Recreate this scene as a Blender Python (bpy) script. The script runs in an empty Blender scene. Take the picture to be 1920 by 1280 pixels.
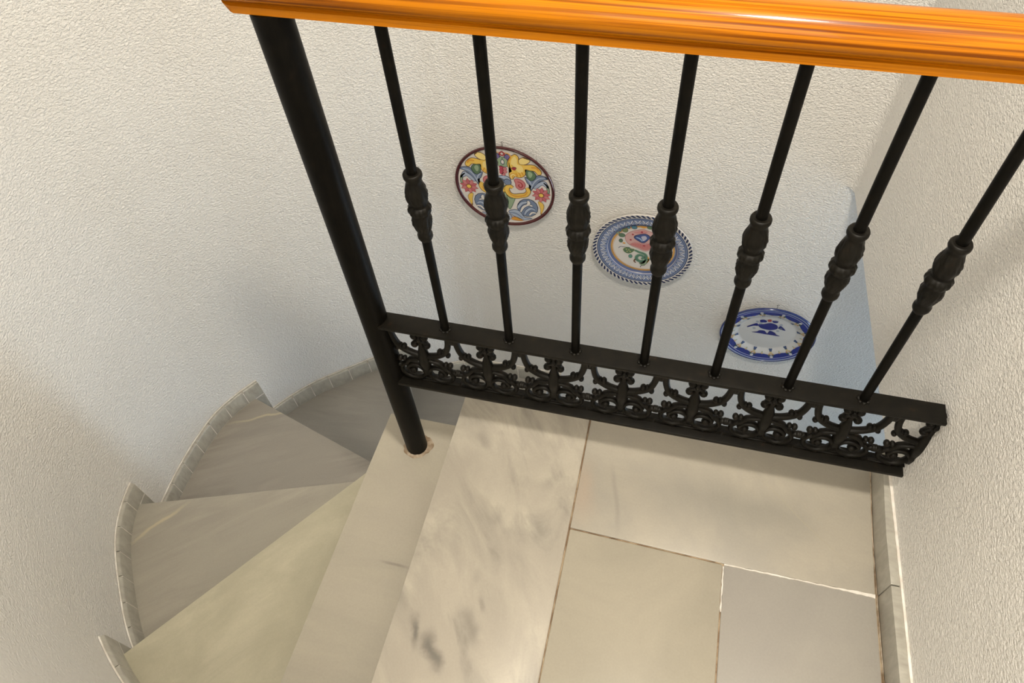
import bpy, bmesh, math, random
from mathutils import Vector, Matrix, noise

# ------------------------------------------------------------------ camera, world, lights, exposure
scene = bpy.context.scene
COL = scene.collection
random.seed(7)
cam_data = bpy.data.cameras.new('camera')
cam_data.sensor_width = 36.0
cam_data.lens = 36.0 * 1388.4 / 1920.0
cam_data.clip_start = 0.02
cam = bpy.data.objects.new('camera', cam_data)
COL.objects.link(cam)
right = Vector((0.96922887, 0.23975478, -0.05579464))
down = Vector((0.16276328, -0.79422131, -0.58542346))
fwd = Vector((-0.18467136, 0.55832800, -0.80880549))
cam.matrix_world = Matrix(((right.x, -down.x, -fwd.x, 0.37702), (right.y, -down.y, -fwd.y, -0.74114),
                           (right.z, -down.z, -fwd.z, 1.39430), (0, 0, 0, 1)))
scene.camera = cam

world = bpy.data.worlds.new('world')
scene.world = world
world.use_nodes = True
world.node_tree.nodes['Background'].inputs[0].default_value = (0.70, 0.83, 1.0, 1)
world.node_tree.nodes['Background'].inputs[1].default_value = 0.16

def area_light(name, loc, target, size, power, color, size_y=None):
    d = bpy.data.lights.new(name, 'AREA')
    d.energy = power
    d.color = color
    d.size = size
    if size_y:
        d.shape = 'RECTANGLE'
        d.size_y = size_y
    o = bpy.data.objects.new(name, d)
    COL.objects.link(o)
    o.location = loc
    o.rotation_euler = (Vector(target) - Vector(loc)).to_track_quat('-Z', 'Y').to_euler()
    return o

area_light('ceiling_lamp_light', (0.57, -0.45, 2.34), (0.40, -0.3, 0), 0.18, 16.5, (1.0, 0.91, 0.775))
area_light('hall_fill_light', (0.40, -1.62, 1.35), (-0.1, 0.8, 0.1), 0.7, 7, (1.0, 0.93, 0.82), 1.2)  # unseen fill added behind the camera to brighten the walls, not a real window
area_light('lower_window_light', (3.1, 0.70, -1.2), (-0.9, 0.55, -0.6), 0.3, 19, (0.68, 0.84, 1.0), 1.9)

scene.view_settings.view_transform = 'Standard'
scene.view_settings.look = 'None'
scene.view_settings.gamma = 1.0
scene.view_settings.use_curve_mapping = False
scene.view_settings.exposure = 1.20
scene.cycles.use_denoising = True
scene.cycles.max_bounces = 12
scene.cycles.diffuse_bounces = 8

# ------------------------------------------------------------------ helpers
def tag(o, label=None, category=None, group=None, kind=None):
    if label: o['label'] = label
    if category: o['category'] = category
    if group: o['group'] = group
    if kind: o['kind'] = kind
    return o

def link(name, me, mat=None, parent=None, smooth=False):
    o = bpy.data.objects.new(name, me)
    COL.objects.link(o)
    if mat is not None and not me.materials:
        me.materials.append(mat)
    if parent is not None:
        o.parent = parent
    if smooth:
        for p in me.polygons:
            p.use_smooth = True
    return o

def obj(name, verts, faces, mat, parent=None, smooth=False):
    me = bpy.data.meshes.new(name)
    me.from_pydata([tuple(v) for v in verts], [], faces)
    me.update()
    bm = bmesh.new(); bm.from_mesh(me)
    bmesh.ops.recalc_face_normals(bm, faces=bm.faces)
    bm.to_mesh(me); bm.free()
    return link(name, me, mat, parent, smooth)

def empty(name, loc=(0, 0, 0)):
    o = bpy.data.objects.new(name, None)
    COL.objects.link(o)
    o.location = loc
    o.empty_display_size = 0.05
    return o

class MB:
    """collects shapes into one mesh"""
    def __init__(self): self.v = []; self.f = []
    def add(self, v, f):
        n = len(self.v)
        self.v += [tuple(a) for a in v]
        self.f += [tuple(i + n for i in a) for a in f]
    def box(self, x0, x1, y0, y1, z0, z1):
        self.add([(x0,y0,z0),(x1,y0,z0),(x1,y1,z0),(x0,y1,z0),(x0,y0,z1),(x1,y0,z1),(x1,y1,z1),(x0,y1,z1)],
                 [(0,3,2,1),(4,5,6,7),(0,1,5,4),(1,2,6,5),(2,3,7,6),(3,0,4,7)])
    def prism(self, poly, z0, z1):
        n = len(poly)
        self.add([(x, y, z0) for x, y in poly] + [(x, y, z1) for x, y in poly],
                 [tuple(range(n - 1, -1, -1)), tuple(range(n, 2 * n))] + [(i, (i+1) % n, n + (i+1) % n, n + i) for i in range(n)])
    def lathe(self, prof, cx=0, cy=0, seg=24, mod=None):
        """prof: list of (r, z) top to bottom, closed with end caps"""
        v = []; f = []
        for r, z in prof:
            for k in range(seg):
                a = 2 * math.pi * k / seg
                rr = r + (mod(a, z) if mod else 0)
                v.append((cx + rr * math.cos(a), cy + rr * math.sin(a), z))
        for j in range(len(prof) - 1):
            for k in range(seg):
                f.append((j*seg+k, j*seg+(k+1) % seg, (j+1)*seg+(k+1) % seg, (j+1)*seg+k))
        f.append(tuple(range(seg))); f.append(tuple(range((len(prof)-1)*seg, len(prof)*seg)))
        self.add(v, f)
    def sweep(self, path, ra, rb, seg=8, taper=None):
        """tube along path in the XZ plane; ra in-plane radius, rb radius along Y"""
        v = []; f = []; n = len(path)
        for i, (x, z) in enumerate(path):
            a = path[max(i-1, 0)]; b = path[min(i+1, n-1)]
            tx, tz = b[0]-a[0], b[1]-a[1]
            l = math.hypot(tx, tz) or 1
            nx, nz = -tz/l, tx/l
            s = taper(i/(n-1)) if taper else 1
            for k in range(seg):
                t = 2*math.pi*k/seg
                v.append((x + nx*ra*s*math.cos(t), rb*s*math.sin(t), z + nz*ra*s*math.cos(t)))
        for i in range(n-1):
            for k in range(seg):
                f.append((i*seg+k, i*seg+(k+1) % seg, (i+1)*seg+(k+1) % seg, (i+1)*seg+k))
        f.append(tuple(range(seg))); f.append(tuple(range((n-1)*seg, n*seg)))
        self.add(v, f)
    def ball(self, x, y, z, rx, ry=None, rz=None, seg=10, rings=7):
        ry = ry or rx; rz = rz or rx
        v = [(x, y, z + rz)]; f = []
        for j in range(1, rings):
            t = math.pi*j/rings
            for k in range(seg):
                a = 2*math.pi*k/seg
                v.append((x + rx*math.sin(t)*math.cos(a), y + ry*math.sin(t)*math.sin(a), z + rz*math.cos(t)))
        v.append((x, y, z - rz)); e = len(v) - 1
        for k in range(seg):
            f.append((0, 1+k, 1+(k+1) % seg))
            f.append((e, 1+(rings-2)*seg+(k+1) % seg, 1+(rings-2)*seg+k))
        for j in range(rings-2):
            for k in range(seg):
                f.append((1+j*seg+k, 1+(j+1)*seg+k, 1+(j+1)*seg+(k+1) % seg, 1+j*seg+(k+1) % seg))
        self.add(v, f)
    def mesh(self, name):
        me = bpy.data.meshes.new(name)
        me.from_pydata(self.v, [], self.f); me.update()
        bm = bmesh.new(); bm.from_mesh(me)
        bmesh.ops.recalc_face_normals(bm, faces=bm.faces)
        bm.to_mesh(me); bm.free()
        return me
    def build(self, name, mat, parent=None, smooth=False, bevel=0, auto=False):
        me = self.mesh(name)
        if bevel:
            bm = bmesh.new(); bm.from_mesh(me)
            es = [e for e in bm.edges if len(e.link_faces) == 2 and e.calc_face_angle(0) > 0.6]
            bmesh.ops.bevel(bm, geom=es, offset=bevel, segments=2, affect='EDGES', profile=0.6)
            bm.to_mesh(me); bm.free()
        o = link(name, me, mat, parent, smooth)
        if auto:
            for p in me.polygons: p.use_smooth = True
            me.set_sharp_from_angle(angle=0.7)
        return o

def catmull(pts, n=8):
    out = []
    for i in range(len(pts) - 1):
        p0 = pts[max(i-1, 0)]; p1 = pts[i]; p2 = pts[i+1]; p3 = pts[min(i+2, len(pts)-1)]
        for k in range(n):
            t = k / n
            out.append(tuple(0.5*((2*b) + (c-a)*t + (2*a-5*b+4*c-d)*t*t + (3*b-a-3*c+d)*t**3) for a, b, c, d in zip(p0, p1, p2, p3)))
    out.append(tuple(pts[-1]))
    return out

# ------------------------------------------------------------------ materials
def new_mat(name):
    m = bpy.data.materials.new(name); m.use_nodes = True
    nt = m.node_tree
    b = nt.nodes['Principled BSDF']
    return m, nt, b

def N(nt, kind, **kw):
    n = nt.nodes.new(kind)
    for k, v in kw.items():
        if k in n.inputs: n.inputs[k].default_value = v
        else: setattr(n, k, v)
    return n

def coords(nt, rot=(0, 0, 0), scale=(1, 1, 1), loc=(0, 0, 0)):
    tc = N(nt, 'ShaderNodeTexCoord'); mp = N(nt, 'ShaderNodeMapping')
    mp.inputs['Rotation'].default_value = rot
    mp.inputs['Scale'].default_value = scale
    mp.inputs['Location'].default_value = loc
    nt.links.new(tc.outputs['Object'], mp.inputs['Vector'])
    return mp.outputs['Vector']

def noise_tex(nt, vec, scale, detail=4, rough=0.5, dist=0.0):
    n = N(nt, 'ShaderNodeTexNoise')
    n.inputs['Scale'].default_value = scale; n.inputs['Detail'].default_value = detail
    n.inputs['Roughness'].default_value = rough; n.inputs['Distortion'].default_value = dist
    nt.links.new(vec, n.inputs['Vector'])
    return n.outputs['Fac']

def ramp(nt, fac, stops):
    r = N(nt, 'ShaderNodeValToRGB')
    el = r.color_ramp.elements
    while len(el) < len(stops): el.new(0.5)
    for e, (p, c) in zip(el, stops):
        e.position = p; e.color = (*c, 1) if len(c) == 3 else c
    nt.links.new(fac, r.inputs['Fac'])
    return r.outputs['Color']

def mix(nt, fac, a, b, mode='MIX'):
    m = N(nt, 'ShaderNodeMix', data_type='RGBA', blend_type=mode)
    for sock, val in ((m.inputs[0], fac), (m.inputs[6], a), (m.inputs[7], b)):
        if isinstance(val, bpy.types.NodeSocket): nt.links.new(val, sock)
        elif isinstance(val, (int, float)): sock.default_value = val
        else: sock.default_value = (*val, 1)
    return m.outputs[2]

def bump(nt, b, height, strength, dist):
    n = N(nt, 'ShaderNodeBump')
    n.inputs['Strength'].default_value = strength; n.inputs['Distance'].default_value = dist
    nt.links.new(height, n.inputs['Height'])
    nt.links.new(n.outputs['Normal'], b.inputs['Normal'])

def plain(name, col, rough=0.5, metallic=0.0, coat=0.0):
    m, nt, b = new_mat(name)
    b.inputs['Base Color'].default_value = (*col, 1)
    b.inputs['Roughness'].default_value = rough
    b.inputs['Metallic'].default_value = metallic
    b.inputs['Coat Weight'].default_value = coat
    return m

def make_plaster():
    m, nt, b = new_mat('textured_plaster')
    v = coords(nt, scale=(1, 1, 1.35))
    f = noise_tex(nt, v, 160, 3, 0.55, 0.4)
    g = noise_tex(nt, v, 300, 2, 0.5)
    big = noise_tex(nt, v, 2.2, 3)
    c = ramp(nt, big, [(0.3, (0.775, 0.76, 0.73)), (0.7, (0.805, 0.795, 0.77))])
    nt.links.new(c, b.inputs['Base Color'])
    h = ramp(nt, f, [(0.32, (0, 0, 0)), (0.68, (1, 1, 1))])
    h2 = mix(nt, 0.25, h, g)
    bump(nt, b, h2, 0.8, 0.0042)
    b.inputs['Roughness'].default_value = 0.42
    b.inputs['Specular IOR Level'].default_value = 0.35
    return m

def add_vein(nt, vec, col, p, q, width, vcol, strength=0.6, wob=0.02, soft=0.4):
    """one natural vein of the stone along p -> q"""
    l = math.hypot(q[0]-p[0], q[1]-p[1])
    nz = N(nt, 'ShaderNodeTexNoise'); nz.inputs['Scale'].default_value = 16 if l < 0.1 else 9; nz.inputs['Detail'].default_value = 4
    nt.links.new(vec, nz.inputs['Vector'])
    m1 = N(nt, 'ShaderNodeVectorMath', operation='SUBTRACT'); nt.links.new(nz.outputs['Color'], m1.inputs[0]); m1.inputs[1].default_value = (0.5, 0.5, 0.5)
    m2 = N(nt, 'ShaderNodeVectorMath', operation='SCALE'); nt.links.new(m1.outputs[0], m2.inputs[0]); m2.inputs['Scale'].default_value = wob
    m3 = N(nt, 'ShaderNodeVectorMath', operation='ADD'); nt.links.new(vec, m3.inputs[0]); nt.links.new(m2.outputs[0], m3.inputs[1])
    m4 = N(nt, 'ShaderNodeVectorMath', operation='SUBTRACT'); nt.links.new(m3.outputs[0], m4.inputs[0]); m4.inputs[1].default_value = (p[0], p[1], 0)
    l = math.hypot(q[0]-p[0], q[1]-p[1]); d = ((q[0]-p[0])/l, (q[1]-p[1])/l)
    dn = N(nt, 'ShaderNodeVectorMath', operation='DOT_PRODUCT'); nt.links.new(m4.outputs[0], dn.inputs[0]); dn.inputs[1].default_value = (-d[1], d[0], 0)
    dt = N(nt, 'ShaderNodeVectorMath', operation='DOT_PRODUCT'); nt.links.new(m4.outputs[0], dt.inputs[0]); dt.inputs[1].default_value = (d[0], d[1], 0)
    ab = N(nt, 'ShaderNodeMath', operation='ABSOLUTE'); nt.links.new(dn.outputs['Value'], ab.inputs[0])
    r1 = N(nt, 'ShaderNodeMapRange', interpolation_type='SMOOTHSTEP'); nt.links.new(ab.outputs[0], r1.inputs['Value'])
    r1.inputs['From Min'].default_value = width*soft; r1.inputs['From Max'].default_value = width; r1.inputs['To Min'].default_value = strength; r1.inputs['To Max'].default_value = 0
    ct = N(nt, 'ShaderNodeMath', operation='SUBTRACT'); nt.links.new(dt.outputs['Value'], ct.inputs[0]); ct.inputs[1].default_value = l/2
    ca = N(nt, 'ShaderNodeMath', operation='ABSOLUTE'); nt.links.new(ct.outputs[0], ca.inputs[0])
    r2 = N(nt, 'ShaderNodeMapRange', interpolation_type='SMOOTHSTEP'); nt.links.new(ca.outputs[0], r2.inputs['Value'])
    r2.inputs['From Min'].default_value = l*0.08; r2.inputs['From Max'].default_value = l*0.55; r2.inputs['To Min'].default_value = 1; r2.inputs['To Max'].default_value = 0
    mu = N(nt, 'ShaderNodeMath', operation='MULTIPLY'); nt.links.new(r1.outputs['Result'], mu.inputs[0]); nt.links.new(r2.outputs['Result'], mu.inputs[1])
    return mix(nt, mu.outputs[0], col, vcol)

def make_marble(name, base, dark, angle, seed, scale=3.0, stretch=5.0, amount=0.6, cloud=None, rough=0.36, spots=0.0, veins=(), K=0.86):
    base, dark = tuple(x*K for x in base), tuple(x*K for x in dark)
    if cloud: cloud = tuple(x*K for x in cloud)
    m, nt, b = new_mat(name)
    tc = N(nt, 'ShaderNodeTexCoord')
    raw = tc.outputs['Object']
    v = coords(nt, rot=(0, 0, -angle), loc=(seed * 3.1, seed * 1.7, 0))
    vs = N(nt, 'ShaderNodeMapping'); vs.inputs['Scale'].default_value = (1, stretch, 1)
    nt.links.new(v, vs.inputs['Vector'])
    streak = noise_tex(nt, vs.outputs['Vector'], scale, 7, 0.62, 0.9)
    c = ramp(nt, streak, [(0.36, dark), (0.58, base)])
    c = mix(nt, 1 - amount, c, base)
    cl = noise_tex(nt, v, 5.0, 5, 0.6, 0.5)
    if cloud is None: cloud = tuple(x * 0.86 for x in base)
    cf = ramp(nt, cl, [(0.40, (0, 0, 0)), (0.62, (0.9, 0.9, 0.9))])
    c = mix(nt, cf, c, cloud)
    if spots:
        sp = noise_tex(nt, vs.outputs['Vector'], 5.5, 5, 0.6, 0.5)
        sf = ramp(nt, sp, [(0.62, (0, 0, 0)), (0.74, (spots, spots, spots))])
        c = mix(nt, sf, c, (0.30*K, 0.28*K, 0.245*K))
    for args in veins:
        args = list(args); args[3] = tuple(x*K for x in args[3])
        c = add_vein(nt, raw, c, *args)
    fine = noise_tex(nt, v, 240, 2)
    c = mix(nt, 0.06, c, ramp(nt, fine, [(0.3, (0.25, 0.22, 0.18)), (0.7, (1, 1, 1))]), 'MULTIPLY')
    nt.links.new(c, b.inputs['Base Color'])
    b.inputs['Roughness'].default_value = rough
    b.inputs['Specular IOR Level'].default_value = 0.35
    und = noise_tex(nt, v, 14, 2)
    bump(nt, b, und, 0.05, 0.003)
    return m

def make_iron(name, k=1.0, spec=0.09):
    m, nt, b = new_mat(name)
    v = coords(nt)
    f = noise_tex(nt, v, 60, 4, 0.6)
    c = ramp(nt, f, [(0.35, (0.0020*k, 0.0018*k, 0.0013*k)), (0.65, (0.0038*k, 0.0032*k, 0.0022*k)), (0.8, (0.010*k, 0.006*k, 0.0035*k))])
    nt.links.new(c, b.inputs['Base Color'])
    b.inputs['Roughness'].default_value = 0.45
    b.inputs['Specular IOR Level'].default_value = spec
    bump(nt, b, noise_tex(nt, v, 180, 3), 0.12, 0.001)
    return m

def make_wood():
    m, nt, b = new_mat('varnished_pine')
    v = coords(nt, rot=(0, math.radians(0.8), math.radians(0.5)), scale=(1.2, 60, 60))
    g1 = noise_tex(nt, v, 1.0, 3, 0.5, 0.6)
    vf = coords(nt, rot=(0, math.radians(0.6), 0), scale=(1.6, 230, 230))
    g2 = noise_tex(nt, vf, 1.0, 3, 0.55, 0.3)
    g = mix(nt, 0.62, g1, g2)
    c = ramp(nt, g, [(0.40, (0.13, 0.027, 0.001)), (0.465, (0.28, 0.080, 0.002)), (0.51, (0.45, 0.150, 0.003)), (0.60, (0.37, 0.115, 0.002))])
    v2 = coords(nt, scale=(3, 9, 9))
    k = noise_tex(nt, v2, 1.0, 2)
    c = mix(nt, ramp(nt, k, [(0.35, (0, 0, 0)), (0.7, (0.22, 0.22, 0.22))]), c, (0.50, 0.18, 0.004))
    nt.links.new(c, b.inputs['Base Color'])
    b.inputs['Roughness'].default_value = 0.3
    b.inputs['Coat Weight'].default_value = 0.16
    b.inputs['Coat Roughness'].default_value = 0.07
    b.inputs['Specular IOR Level'].default_value = 0.10
    bump(nt, b, g, 0.05, 0.001)
    return m

def make_skirt():
    m, nt, b = new_mat('grey_skirting_marble')
    v = coords(nt, rot=(0.5, 0.3, 0.6), scale=(1, 3, 1))
    c = ramp(nt, noise_tex(nt, v, 22, 5, 0.6, 0.6), [(0.3, (0.30, 0.285, 0.245)), (0.7, (0.42, 0.405, 0.355))])
    nt.links.new(c, b.inputs['Base Color'])
    b.inputs['Roughness'].default_value = 0.3
    return m

def make_grout(name, c1, c2):
    m, nt, b = new_mat(name)
    c = ramp(nt, noise_tex(nt, coords(nt), 28, 4, 0.6), [(0.4, c1), (0.62, c2)])
    nt.links.new(c, b.inputs['Base Color'])
    b.inputs['Roughness'].default_value = 0.85
    bump(nt, b, noise_tex(nt, coords(nt), 260, 3), 0.4, 0.001)
    return m

PLASTER = make_plaster()
IRON = make_iron('black_painted_iron')
CAST = make_iron('brownish_black_cast_iron', 1.9, 0.16)
WOOD = make_wood()
SKIRT = make_skirt()
GROUT_FLOOR = make_grout('stained_floor_grout', (0.20, 0.13, 0.075), (0.42, 0.33, 0.22))
GROUT_WHITE = make_grout('white_joint_filler', (0.62, 0.58, 0.52), (0.78, 0.75, 0.70))
MORTAR = make_grout('rough_mortar', (0.20, 0.14, 0.085), (0.47, 0.40, 0.31))
PALE = (0.66, 0.58, 0.40)
DK = (0.27, 0.25, 0.22)
MB_STRIP = make_marble('veined_cream_marble', K=0.62, base=(0.70, 0.645, 0.54), dark=(0.36, 0.335, 0.29), angle=math.radians(-58), seed=1.0, scale=4.0, stretch=2.8, amount=0.8, spots=0.55, cloud=(0.58, 0.53, 0.45),
    veins=[((0.025, -0.42), (0.06, -0.485), 0.013, DK, 1.0, 0.05, 0.0), ((0.06, -0.44), (0.105, -0.51), 0.019, DK, 1.0, 0.06, 0.0), ((0.105, -0.37), (0.155, -0.46), 0.022, DK, 0.6, 0.07, 0.0),
           ((0.04, -0.02), (0.085, -0.06), 0.016, DK, 0.35, 0.03, 0.1), ((0.14, -0.36), (0.16, -0.39), 0.007, DK, 0.4, 0.02, 0.2)])
MB_A = make_marble('clouded_cream_marble', (0.69, 0.635, 0.53), (0.58, 0.54, 0.46), math.radians(-15), 2.3, 3.0, 2.0, 0.6, K=0.55, cloud=(0.57, 0.535, 0.465),
    veins=[((0.42, -0.06), (0.80, -0.10), 0.075, (0.46, 0.44, 0.385), 0.6, 0.08, 0.0), ((0.285, -0.02), (0.30, -0.19), 0.035, (0.70, 0.56, 0.44), 0.6, 0.05, 0.0),
           ((0.335, -0.02), (0.375, -0.20), 0.008, (0.45, 0.42, 0.37), 0.5, 0.02, 0.0), ((0.57, 0.05), (0.835, -0.19), 0.0024, (0.66, 0.60, 0.46), 0.4, 0.02, 0.2)])
MB_B = make_marble('plain_cream_marble', (0.665, 0.61, 0.495), (0.60, 0.55, 0.45), math.radians(20), 3.7, 2.0, 2.0, 0.5, K=0.555, cloud=(0.585, 0.54, 0.44))
MB_C = make_marble('pale_grey_marble', (0.575, 0.545, 0.49), (0.49, 0.465, 0.43), math.radians(60), 4.4, 2.0, 2.0, 0.6, K=0.58, cloud=(0.52, 0.49, 0.45))
MB_1 = make_marble('warm_step_marble', (0.60, 0.555, 0.455), (0.50, 0.465, 0.39), math.radians(-5), 5.2, 2.0, 4.0, 0.6, K=0.68, cloud=(0.56, 0.515, 0.43),
    veins=[((-0.13, -0.285), (-0.05, -0.288), 0.005, DK, 0.55, 0.01, 0.1)])
MB_2 = make_marble('yellowish_step_marble', (0.63, 0.59, 0.45), (0.48, 0.45, 0.345), math.radians(50), 6.1, 3.2, 3.0, 0.7, K=0.80, cloud=(0.50, 0.47, 0.355))
MB_3 = make_marble('grey_streaked_step_marble', (0.46, 0.43, 0.365), (0.37, 0.345, 0.30), math.radians(40), 7.6, 3.0, 7.0, 0.8, cloud=(0.425, 0.40, 0.34),
    veins=[((-0.955, -0.31), (-0.835, -0.13), 0.007, PALE, 0.7, 0.03, 0.15)])
MB_4 = make_marble('dark_grey_step_marble', (0.42, 0.39, 0.345), (0.31, 0.285, 0.255), math.radians(28), 8.3, 3.0, 7.0, 0.85, cloud=(0.38, 0.355, 0.315),
    veins=[((-0.99, 0.19), (-0.70, 0.325), 0.006, PALE, 0.65, 0.03, 0.15)])
MB_5 = make_marble('cool_grey_step_marble', (0.40, 0.38, 0.345), (0.32, 0.305, 0.28), math.radians(5), 9.5, 3.0, 6.0, 0.7, cloud=(0.37, 0.355, 0.325))

# ------------------------------------------------------------------ setting: walls
RISE = 0.1822
WALL_PTS = [(-0.02, -1.7), (-0.02, -0.82), (-0.06, -0.765), (-0.20, -0.745), (-0.35, -0.728), (-0.50, -0.692), (-0.60, -0.648), (-0.70, -0.585),
            (-0.79, -0.508), (-0.87, -0.415), (-0.93, -0.335), (-0.967, -0.268), (-0.992, -0.185), (-1.003, -0.085), (-1.006, 0.01),
            (-1.002, 0.09), (-0.987, 0.19), (-0.955, 0.268), (-0.912, 0.338), (-0.862, 0.412), (-0.80, 0.485), (-0.72, 0.553), (-0.625, 0.630),
            (-0.54, 0.688), (-0.46, 0.738), (-0.39, 0.780), (-0.33, 0.806), (-0.27, 0.815), (-0.15, 0.82), (0.5, 0.82), (1.2, 0.82), (3.2, 0.82)]
WALL = catmull(WALL_PTS, 8)
ARC = [0.0]
for a, b in zip(WALL, WALL[1:]): ARC.append(ARC[-1] + math.hypot(b[0]-a[0], b[1]-a[1]))

def wall_at(s, inset=0.0):
    """point on the curved wall at arc length s, moved inset into the stairwell"""
    i = 0
    while i < len(ARC) - 2 and ARC[i+1] < s: i += 1
    a, b = WALL[i], WALL[i+1]
    t = (s - ARC[i]) / (ARC[i+1] - ARC[i])
    l = math.hypot(b[0]-a[0], b[1]-a[1])
    nx, ny = (b[1]-a[1])/l, -(b[0]-a[0])/l
    return (a[0] + (b[0]-a[0])*t + nx*inset, a[1] + (b[1]-a[1])*t + ny*inset)

def wall_s(p, q):
    """arc length where the ray p -> q meets the wall"""
    dx, dy = q[0]-p[0], q[1]-p[1]
    best = None
    for i in range(len(WALL) - 1):
        a, b = WALL[i], WALL[i+1]
        ex, ey = b[0]-a[0], b[1]-a[1]
        den = dx*ey - dy*ex
        if abs(den) < 1e-9: continue
        t = ((a[0]-p[0])*ey - (a[1]-p[1])*ex) / den
        u = ((a[0]-p[0])*dy - (a[1]-p[1])*dx) / den
        if t > 0 and -1e-6 <= u <= 1 + 1e-6 and (best is None or t < best[0]):
            best = (t, ARC[i] + u*(ARC[i+1]-ARC[i]))
    return best[1]

def shell(name, inner, outer, z0, z1, mat):
    n = len(inner); m = MB()
    v = [(x, y, z) for z in (z0, z1) for x, y in inner] + [(x, y, z) for z in (z0, z1) for x, y in outer]
    f = []
    for i in range(n - 1):
        f += [(i, i+1, n+i+1, n+i), (2*n+i+1, 2*n+i, 3*n+i, 3*n+i+1), (n+i, n+i+1, 3*n+i+1, 3*n+i), (i+1, i, 2*n+i, 2*n+i+1)]
    f += [(0, n, 3*n, 2*n), (n-1, 2*n-1+0, 4*n-1, 3*n-1)]
    m.add(v, f)
    return m.build(name, mat, auto=True)

outer = [wall_at(min(s, ARC[-1] - 1e-6), -0.12) for s in ARC]
wall_back = shell('wall_back', WALL, outer, -2.2, 2.4, PLASTER)
tag(wall_back, 'curved white textured plaster wall wrapping round the winding stairs', kind='structure')

m = MB()
RWX = lambda y: 0.857 - (0.045 if y < 0 else 0.063) * y
BEAM_Z = 0.062
near = [(RWX(y), y) for y in (-1.7, -1.2, -0.8, -0.4, -0.2, 0.0, 0.078)]
m.prism([(1.02, -1.7), (1.02, 0.078)] + near[::-1], -2.2, 2.4)
x0, y0 = RWX(0.79), 0.79
far = [(RWX(y), y) for y in (0.078, 0.3, 0.5, 0.65)] + [(x0, y0)]
cx, cy, cr = x0 - 0.03, y0, 0.03
far += [(cx + cr*math.cos(a), cy + cr*math.sin(a)) for a in [math.radians(k) for k in range(9, 91, 9)]]
m.prism([(1.02, 0.82), (1.02, 0.078)] + far, BEAM_Z, 2.4)
tag(m.build('wall_right', PLASTER, auto=True), 'white textured plaster wall where the railing ends', kind='structure')

m = MB()
m.box(0.0, 3.2, -1.7, 0.05, -2.2, -0.036)
m.box(-0.195, 0.0, -0.75, 0.05, -2.2, -RISE - 0.034)
tag(m.build('wall_core', PLASTER), 'white plaster wall under the landing edge', kind='structure')

m = MB(); m.box(-1.2, 1.02, -1.8, 0.96, 2.4, 2.5)
tag(m.build('ceiling', PLASTER), 'white plaster ceiling above the stairwell', kind='structure')
m = MB(); m.box(-0.15, 1.02, -1.8, -1.7, -0.04, 2.4)
tag(m.build('wall_front', PLASTER), 'white plaster wall at the near end of the landing', kind='structure')

# ------------------------------------------------------------------ setting: landing floor
m = MB()
m.box(0.002, 0.86, -1.65, 0.066, -0.036, -0.0022)
floor = tag(m.build('floor', GROUT_FLOOR), 'landing paved with large cream marble slabs and stained joints', kind='structure')

def slab(name, poly, z0, z1, mat, parent, bev=0.0025):
    m = MB(); m.prism(poly, z0, z1)
    return m.build(name, mat, parent, bevel=bev, auto=True)
J = 0.0011
slab('floor_slab', [(-0.0075, -1.65), (0.284-J, -1.65), (0.2815-J, -0.50), (0.2775-J, -0.194), (0.2735-J, 0.0755), (-0.0075, 0.0755)], -0.034, 0, MB_STRIP, floor, 0.004)
slab('floor_slab', [(0.2775+J, -0.194+J), (0.573, -0.2005+J), (0.8432, -0.1995+J), (0.841, 0.0755), (0.2735+J, 0.0755)], -0.034, 0, MB_A, floor)
slab('floor_slab', [(0.283+J, -0.80), (0.5805-J, -0.80), (0.577-J, -0.41), (0.573-J, -0.2005-J), (0.278+J, -0.194-J)], -0.034, 0, MB_B, floor)
slab('floor_slab', [(0.5805+J, -0.80), (0.866, -0.80), (0.849, -0.344), (0.8435, -0.1995-J), (0.573+J, -0.2005-J), (0.577+J, -0.41)], -0.034, 0, MB_C, floor)
slab('floor_slab', [(0.284+J, -1.65), (0.5805-J, -1.65), (0.5805-J, -0.80-2*J), (0.283+J, -0.80-2*J)], -0.034, 0, MB_A, floor)
slab('floor_slab', [(0.5805+J, -1.65), (0.90, -1.65), (0.866, -0.80-2*J), (0.5805+J, -0.80-2*J)], -0.034, 0, MB_B, floor)

def ribbon(name, path, widths, z, mat, parent, h=0.0016):
    """irregular flat bead of filler along a joint"""
    v = []; f = []; n = len(path)
    for i, (x, y) in enumerate(path):
        a = path[max(i-1, 0)]; b = path[min(i+1, n-1)]
        l = math.hypot(b[0]-a[0], b[1]-a[1]); nx, ny = -(b[1]-a[1])/l, (b[0]-a[0])/l
        w = widths[i]
        v += [(x+nx*w, y+ny*w, z-h), (x+nx*w*0.6, y+ny*w*0.6, z+h*0.4), (x-nx*w*0.6, y-ny*w*0.6, z+h*0.4), (x-nx*w, y-ny*w, z-h)]
    for i in range(n-1):
        for k in range(4):
            f.append((i*4+k, i*4+(k+1) % 4, i*4+4+(k+1) % 4, i*4+4+k))
    f += [(0, 1, 2, 3), tuple(range(4*n-4, 4*n))]
    return obj(name, v, f, mat, parent)
rnd = random.Random(3)
px = [0.575 + 0.268*k/34 for k in range(35)]
ribbon('joint_filler', [(x, -0.2005 + rnd.uniform(-0.0006, 0.0006) + 0.001*(x-0.573)) for x in px],
       [0.0008 + max(0, (x-0.74))*0.028*rnd.uniform(0.7, 1.2) + rnd.uniform(0, 0.0012) for x in px], 0.0003, GROUT_WHITE, floor)
py = [-0.205 - 0.085*k/12 for k in range(13)]
ribbon('joint_filler', [(0.5735 - (y+0.2)*0.02 + rnd.uniform(-0.0006, 0.0006), y) for y in py],
       [rnd.uniform(0.0007, 0.0022) for y in py], 0.0002, GROUT_WHITE, floor)
px = [0.279 + 0.29*k/40 for k in range(41)]
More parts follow.
